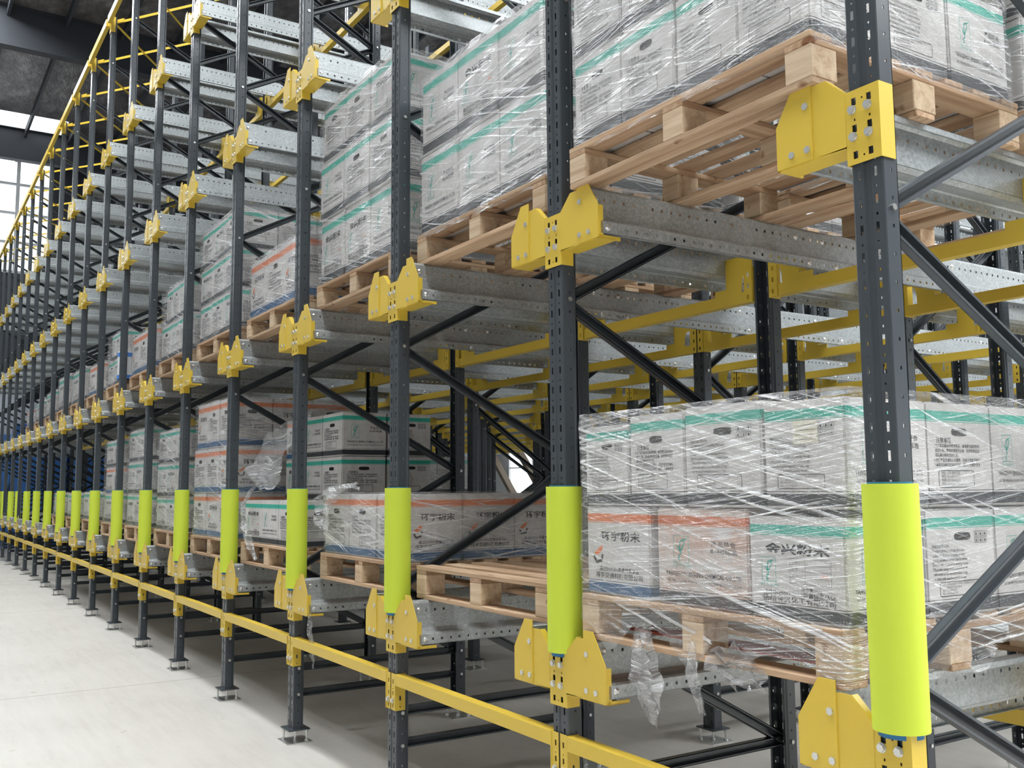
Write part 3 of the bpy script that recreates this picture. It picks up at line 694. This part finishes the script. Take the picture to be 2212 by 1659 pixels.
# ------------------------------------------------------------------ stretch film
def film_mesh(x0, x1, y0, y1, z0, z1, lean=0.0, amp=0.012, nz=26, seed=0, top=True, ragged=0.0):
    """wrinkled wrap around a rectangle, folded a little over the top edge; uv in metres"""
    r = 0.035; pts = []; 
    def corner(cx, cy, a):
        for q in range(0, 91, 30): pts.append((cx+r*math.cos(math.radians(a+q)), cy+r*math.sin(math.radians(a+q))))
    corner(x1-r, y1-r, 0); corner(x0+r, y1-r, 90); corner(x0+r, y0+r, 180); corner(x1-r, y0+r, 270)
    pts.append(pts[0]); P = []; acc = 0; step = 0.045
    for a, b in zip(pts, pts[1:]):
        L = math.hypot(b[0]-a[0], b[1]-a[1]); n = max(1, int(L/step))
        for k in range(n): t = k/n; P.append((a[0]+(b[0]-a[0])*t, a[1]+(b[1]-a[1])*t, acc+L*t))
        acc += L
    P.append((pts[0][0], pts[0][1], acc)); n = len(P); cx, cy = (x0+x1)/2, (y0+y1)/2
    verts = []; uvs = []; H = z1-z0
    rows = [(j/nz, 0) for j in range(nz+1)] + ([(1, 1), (1, 2)] if top else [])
    for fz, fold in rows:
        for k, (x, y, s_) in enumerate(P):
            z = z0+H*fz; kk = k if k < n-1 else 0; ss = P[kk][2]
            dx, dy = x-cx, y-cy; L = math.hypot(dx, dy) or 1
            q = noise.noise(Vector((ss*6+z*2, z*9-ss*1.2, seed)))*amp + noise.noise(Vector((ss*2, z*3, seed+9)))*amp*0.8
            if fold: x -= dx*0.10*fold; y -= dy*0.10*fold; z += 0.004+0.008*noise.noise(Vector((ss*5, fold, seed)))
            else:
                x += dx/L*(q+0.004); y += dy/L*(q+0.004)
                if fz == 0: z += ragged*noise.noise(Vector((ss*5, 3, seed)))
            verts.append((x, y, z)); uvs.append((ss if k < n-1 else acc, z+fold*0.1))
    faces = []
    for j in range(len(rows)-1):
        for k in range(n-1): faces.append((j*n+k, j*n+k+1, (j+1)*n+k+1, (j+1)*n+k))
    me = bpy.data.meshes.new('film'); me.from_pydata(verts, [], faces); uv = me.uv_layers.new(name='UVMap')
    for l in me.loops: uv.data[l.index].uv = uvs[l.vertex_index]
    for p_ in me.polygons: p_.use_smooth = True
    me.materials.append(M['film']); return me

# ------------------------------------------------------------------ loads
LW = {'cgreen': 'green-banded', 'corange': 'orange-banded', 'cstain': 'stained'}
def load(lane, lv, y0, layers, wid=1.16, n=3, dep=1.04, key='cgreen', fronts=('big', 'rohs', 'cn'), sides=('cn', 'en'), keys=None, xo=0.0, film_on=True, nr=3, full=False, name='', lean=0.0, zdown=None):
    zdown = 0.035 if (lane < 2 and zdown is None) else -0.001
    xc = UX(lane)-PITCH/2+xo; zb = RT[lv]+PH
    lw = f'{TIER[lv]} tier, bay {nth(lane)}' + (', rear' if y0 > 1 else '')
    pallet(xc, y0, RT[lv]+0.0, f'bare pine pallet under cartons, {lw}')
    z = zb+0.001
    for L, lay in enumerate(layers):
        h, w2, k2 = (lay if isinstance(lay, tuple) else (lay, wid, None)); k2 = k2 or key
        nn = n; xs_ = [xc-w2/2+w2*a/nn for a in range(nn+1)]; ys_ = [y0+0.02+dep*a/nr for a in range(nr+1)]
        col = ['left', 'middle', 'right'] if nn == 3 else (['left', 'inner left', 'inner right', 'right'] if nn == 4 else ['left', 'right'])
        for a in range(nn):
            for b in range(nr):
                if not (a == nn-1 or b == 0 or full): continue
                dj = random.uniform(-0.006, 0.006)
                where = f'{("bottom","middle","upper","top")[L] if len(layers) > 1 else "single"} layer, {"front" if b == 0 else ("centre" if b < nr-1 else "rear")} {col[a]}'
                carton_box(xs_[a], xs_[a+1], ys_[b]+dj, ys_[b+1]+dj, z, h, k2, fronts[(a+L*2) % len(fronts)] if b == 0 else None, sides[(b+L) % len(sides)] if a == nn-1 else None,
                           f'white {LW[k2]} carton, {where}, {lw}', f'cartons on the {TIER[lv]} tier')
        z += h
    if film_on:
        wmax = max([l[1] if isinstance(l, tuple) else wid for l in layers])
        f = ob('stretch_film', film_mesh(xc-wmax/2-0.012, xc+wmax/2+0.012, y0+0.006, y0+0.02+dep+0.012, zb-zdown, z+0.004, seed=lane*3.1+lv*17+y0, nz=max(10, int((z-zb)/0.035))))
        tag(f, f'clear wrinkled stretch film around the load, {lw}', 'stretch film', 'stretch film wraps')
    return z

# nearest load on the lowest tier, built carton by carton as the photo shows it
def load_near_low():
    xc = -0.785; y0 = 0.0; lw = 'lowest tier, nearest bay'
    pallet(xc, y0, RT[0], 'soiled pine pallet with film over its blocks, lowest tier, nearest bay')
    z = RT[0]+PH+0.001; G = 'cartons on the lowest tier'
    B = [(-1.375, -1.005, 'corange', 'huanyu', 0.345, 'orange and blue carton with large black characters, bottom front left, ' + lw),
         (-0.975, -0.550, 'cstain', 'rohs', 0.345, 'stained orange-banded carton, bottom layer, front middle, ' + lw),
         (-0.545, -0.180, 'cgreen', 'big', 0.325, 'green-banded carton with four big characters, bottom front right, ' + lw)]
    for x0, x1, k, f, h, lb in B: carton_box(x0, x1, 0.02, 0.38, z, h-0.018, k, f, 'rohs' if x1 > -0.3 else None, lb, G)
    for q, (a, b, s_) in enumerate(((0.385, 0.74, 'en'), (0.745, 1.07, 'rohs'))):
        carton_box(-0.50, -0.180, a, b, z, 0.325, 'cgreen', None, s_, f'green-banded carton, bottom layer, {("centre", "rear")[q]} of right side, {lw}', G)
    z2 = z+0.328
    T = [(-1.375, -1.115, 0.300, 'en', 'cgreen', 'narrow green-banded carton, top layer, far left, '), (-1.110, -0.825, 0.325, 'cn', 'cgreen', 'green-banded carton with handle slot, top layer, inner left, '),
         (-0.820, -0.475, 0.335, 'en', 'cgreen', 'green-banded carton with warning icons, top layer, inner right, '), (-0.470, -0.165, 0.322, 'en', 'cgreen', 'green-banded carton with cream paper label, top front right, ')]
    for x0, x1, h, f, k, lb in T:
        o = carton_box(x0, x1, 0.02, 0.40, z2, h, k, f, 'rohs' if x1 > -0.2 else None, lb+lw, G)
    pl = MB(); pl.face([(-0.355, 0.0155, z2+0.185), (-0.262, 0.0155, z2+0.185), (-0.262, 0.0155, z2+0.255), (-0.355, 0.0155, z2+0.255)])
    pl.use('paper')
    pl = MB(); pl.use('paper'); pl.box(-0.345, -0.255, 0.0135, 0.0145, z2+0.190, z2+0.258); pl.use('ink')
    for k in range(4): pl.box(-0.337, -0.263, 0.0128, 0.0134, z2+0.202+k*0.014, z2+0.2028+k*0.014)
    tag(ob('paper_label', pl.mesh('paper_label')), 'cream paper slip on the upper right carton, lowest tier, nearest bay', 'label')
    for q, (a, b, s_) in enumerate(((0.405, 0.74, 'cn'), (0.745, 1.07, 'rohs'))):
        carton_box(-0.50, -0.170, a, b, z2, 0.322, 'cgreen', None, s_, f'green-banded carton, top layer, {("centre", "rear")[q]} of right side, {lw}', G)
    for q, (a, b) in enumerate(((-1.37, -0.95), (-0.94, -0.51))):
        carton_box(a, b, 0.41, 1.07, z2, 0.31, 'cgreen', None, None, f'white carton, top layer, behind the {("left", "middle")[q]} front carton, {lw}', G)
        carton_box(a, b, 0.41, 1.07, z, 0.325, 'cgreen', None, None, f'white carton, bottom layer, behind the {("left", "middle")[q]} front carton, {lw}', G)
    f = ob('stretch_film', film_mesh(-1.392, -0.150, 0.0, 1.085, RT[0]+0.05, z2+0.345, nz=34, seed=5, amp=0.013, ragged=0.16))
    tag(f, 'clear wrinkled stretch film around the nearest load, lowest tier', 'stretch film', 'stretch film wraps')
load_near_low()
# second-tier nearest load
load(0, 1, -0.03, [(0.355, 1.16, None), (0.40, 1.18, None), (0.36, 1.16, None)], n=4, fronts=('cn', 'cn', 'en', 'en'), sides=('cn', 'en', 'rohs'))
load(0, 1, 1.12, [0.36, 0.36], n=3)
load(0, 0, 1.14, [0.34, 0.32], n=3)
# empty pallet in the second bay, lowest tier, with a low load behind
pallet(UX(1)-0.785-0.02, 0.09, RT[0], 'empty pine pallet, lowest tier, bay second from the right')
load(1, 1, 0.06, [(0.425, 1.18, None), (0.425, 1.16, None)], n=3, fronts=('rohs', 'rohs', 'rohs', 'big'), sides=('cn', 'en'))
load(1, 1, 1.22, [0.4, 0.4], n=3)
load(2, 0, 0.09, [0.365], n=3, key='corange', fronts=('ocn', 'ocn', 'ocn'), sides=('huanyu', 'huanyu', 'huanyu'), full=True, xo=0.10)
load(2, 1, 0.08, [(0.43, 1.18, None), (0.39, 1.18, None), (0.37, 1.10, None)], n=3, fronts=('big', 'big', 'rohs', 'cn', 'cn', 'cn'), sides=('rohs', 'cn'))
load(2, 1, 1.24, [0.4, 0.4], n=3)
# torn load in the fourth bay: one front row left, tall stack behind
def load_torn():
    lane = 3; xc = UX(3)-0.75; y0 = 0.07; lw = 'lowest tier, fourth bay'; G = 'cartons on the lowest tier'
    pallet(xc, y0, RT[0], 'pine pallet under the torn load, lowest tier, fourth bay from the right'); z = RT[0]+PH+0.001
    for a in range(3): carton_box(xc-0.57+a*0.38, xc-0.57+(a+1)*0.38, y0+0.02, y0+0.34, z, 0.318, 'cgreen', ('big', 'rohs', 'cn')[a], 'cn' if a == 2 else None, f'carton under torn film, {("left","middle","right")[a]} of front row, {lw}', G)
    h = [0.318, 0.31, 0.31]
    zz = z
    for L in range(3):
        for b, (ya, yb) in enumerate(((0.36, 0.70), (0.71, 1.06))):
            for a in range(3):
                if a < 2 and b > 0: continue
                k = 'corange' if (L == 2 and a == 0) else 'cgreen'
                fr = (('big', 'rohs', 'cn')[a] if L else None); sd = (('big', 'cn', 'rohs')[L] if b == 0 else ('cn', 'en', 'en')[L]) if a == 2 else None
                carton_box(xc-0.57+a*0.38, xc-0.57+(a+1)*0.38, ya+y0-0.02, yb+y0-0.02, zz, h[L], k, fr, sd, f'{LW[k]} carton behind torn film, {("bottom","middle","top")[L]} {("left","centre","right")[a]} {("front","rear")[b]}, {lw}', G)
        zz += h[L]
load_torn()
load(3, 1, 0.08, [0.45], n=3, key='corange', fronts=('huanyu', 'ocn'), sides=('ocn', 'ocn'), full=True)
load(3, 1, 1.24, [0.34, 0.34, 0.30], n=3)
load(4, 0, 0.07, [(0.37, 1.16, 'corange'), (0.385, 1.16, 'corange'), (0.40, 1.02, 'corange')], n=3, fronts=('ocn', 'huanyu', 'ocn'), sides=('ocn', 'huanyu'))
load(4, 1, 0.08, [0.34, 0.34, (0.34, 1.08, None)], n=3, fronts=('cn', 'cn', 'big'))
load(4, 0, 1.24, [0.34, 0.34], n=3)
load(5, 0, 0.08, [0.33, 0.335, 0.33], n=3, fronts=('big', 'cn', 'rohs'))
load(5, 1, 0.08, [0.37, (0.36, 0.86, None)], n=3, fronts=('cn', 'rohs', 'en'))
load(6, 0, 0.08, [0.36, 0.36, 0.36], n=3, fronts=('big', 'cn', 'rohs'))
load(6, 1, 0.08, [0.46], n=3, key='corange', fronts=('huanyu', 'ocn'))
load(7, 0, 0.08, [(0.36, 1.1, 'cgreen'), (0.33, 1.0, 'corange'), (0.33, 1.0, 'cgreen')], n=2, fronts=('big', 'cn'))
load(7, 1, 0.08, [0.33, (0.33, 0.7, None)], n=3, fronts=('cn', 'big'))
load(8, 0, 0.08, [0.38], n=3, fronts=('big', 'cn')); load(8, 0, 1.24, [0.36, 0.36], n=3, key='corange')
load(8, 1, 0.08, [(0.42, 0.95, 'corange')], n=2, fronts=('huanyu', 'ocn'))
for ln, h in ((9, 0.36), (10, 0.37)): load(ln, 0, 0.08, [h], n=2, fronts=('big', 'cn'))
for ln, h, k in ((9, 0.50, 'cgreen'), (10, 0.55, 'cgreen'), (11, 0.42, 'cgreen'), (12, 0.36, 'cgreen'), (13, 0.30, 'corange')): load(ln, 1, 0.08, [h], n=2, key=k, fronts=('big', 'cn'))

# ------------------------------------------------------------------ loose pieces
def crumple(path, wd, seed, mt='torn', nw=7):
    """hanging, creased film ribbon along a path of points"""
    verts = []; uvs = []; faces = []; P = [Vector(q) for q in path]; D = []
    for a, b in zip(P, P[1:]):
        for k in range(8): D.append(a.lerp(b, k/8))
    D.append(P[-1])
    for j, c in enumerate(D):
        t = j/(len(D)-1); ww = wd*(1-abs(2*t-1)**3*0.6)
        for k in range(nw):
            u = k/(nw-1)-0.5; q = Vector((u*ww, 0, 0)); nn = Vector((noise.noise(Vector((u*4, t*6, seed))), noise.noise(Vector((u*5, t*7, seed+4))), noise.noise(Vector((u*4, t*5, seed+8)))))
            verts.append(tuple(c+q+nn*0.05*min(1, wd*5))); uvs.append((u*ww, t))
    for j in range(len(D)-1):
        for k in range(nw-1): faces.append((j*nw+k, j*nw+k+1, (j+1)*nw+k+1, (j+1)*nw+k))
    me = bpy.data.meshes.new('torn_film'); me.from_pydata(verts, [], faces); uv = me.uv_layers.new(name='UVMap')
    for l in me.loops: uv.data[l.index].uv = uvs[l.vertex_index]
    for p_ in me.polygons: p_.use_smooth = True
    me.materials.append(M[mt]); return me
X3 = UX(3)-0.75
tag(ob('torn_film_sheet', crumple([(X3-0.05, 0.38, 2.2), (X3-0.2, 0.22, 1.98), (X3-0.22, 0.12, 1.75), (X3-0.05, 0.08, 1.60)], 0.80, 3, nw=14)), 'crumpled clear film sheet hanging from torn stack, fourth bay', 'stretch film')
tag(ob('torn_film_strip', crumple([(X3-0.22, 0.05, 1.62), (X3-0.42, 0.02, 1.5), (X3-0.35, 0.02, 1.32), (X3-0.1, 0.0, 1.18), (X3-0.02, 0.0, 1.10)], 0.14, 8)), 'twisted white film strip draped over the low front cartons, fourth bay', 'stretch film')
tag(ob('torn_film_hood', crumple([(X3+1.5, 0.12, 1.62), (X3+1.25, 0.07, 1.60), (X3+1.1, 0.05, 1.5), (X3+1.2, 0.04, 1.35)], 0.30, 12, nw=10)), 'loose film peeled off the orange cartons, third bay', 'stretch film')
for k, (x, z0, z1, wd) in enumerate(((-1.02, 1.12, 0.80, 0.13), (-0.78, 1.10, 0.88, 0.05), (-0.60, 1.10, 0.99, 0.22))):
    tag(ob('film_scrap', crumple([(x, -0.004, z0), (x+0.01, -0.02, (z0+z1)/2), (x+0.05, -0.015, z1)], wd, 20+k)), f'{("long torn", "thin twisted", "wide creased")[k]} film scrap hanging below the nearest low pallet', 'stretch film')
tag(ob('film_scrap', crumple([(UX(2)-1.18, -0.0, 0.83), (UX(2)-1.17, 0.0, 0.7), (UX(2)-1.16, 0.02, 0.5)], 0.08, 31)), 'long film scrap dangling under the third bay rail', 'stretch film')
m = MB(); m.box(-1.30, -0.32, 0.16, 0.28, RT[0]+0.022, RT[0]+0.030); tag(ob('red_board', m.mesh('red_board', 'red')), 'dark red board lying inside the nearest low pallet', 'board')
m = MB(); m.cyl((UX(7)-0.16, 0.1, RT[1]+PH), (0, 0, 1), 0.10, 0.34, 20); rl = tag(ob('film_roll', m.mesh('roll', 'wall')), 'white upright roll with blue ends, second tier, eighth bay', 'roll')
m = MB(); m.cyl((UX(7)-0.16, 0.1, RT[1]+PH), (0, 0, 1), 0.103, 0.05, 20); m.cyl((UX(7)-0.16, 0.1, RT[1]+PH+0.27), (0, 0, 1), 0.103, 0.05, 20); ob('blue_band', m.mesh('band', 'bluet'), rl)
# blue wrapped stacks far beyond the rack
for k, (x, y, h) in enumerate(((-29.9, -0.1, 3.2), (-30.0, 1.4, 3.5), (-29.8, 2.9, 3.0), (-30.1, 4.4, 3.3))):
    bm = bmesh.new(); bmesh.ops.create_cube(bm, size=1); bmesh.ops.scale(bm, vec=(1.3, 1.35, h), verts=bm.verts); bmesh.ops.translate(bm, vec=(0, 0, h/2), verts=bm.verts)
    bmesh.ops.subdivide_edges(bm, edges=bm.edges[:], cuts=7, use_grid_fill=True)
    for v in bm.verts:
        if v.co.z > 0.05: v.co += Vector((noise.noise(v.co*1.7+Vector((k*5, 0, 0))), noise.noise(v.co*1.6+Vector((0, k*5, 0))), noise.noise(v.co*1.3)))*0.09
    me = bpy.data.meshes.new('tarp'); bm.to_mesh(me); bm.free(); me.materials.append(M['bluet'])
    tag(ob('wrapped_stack', me, None, (x, y, 0)), f'blue tarpaulin wrapped stack beyond the rack, {ORD[k]} behind the aisle side', 'stack', 'blue wrapped stacks at the far end')
print('cartons', NBOX[0], 'cross beams', len(cand), 'objects', len(bpy.data.objects))
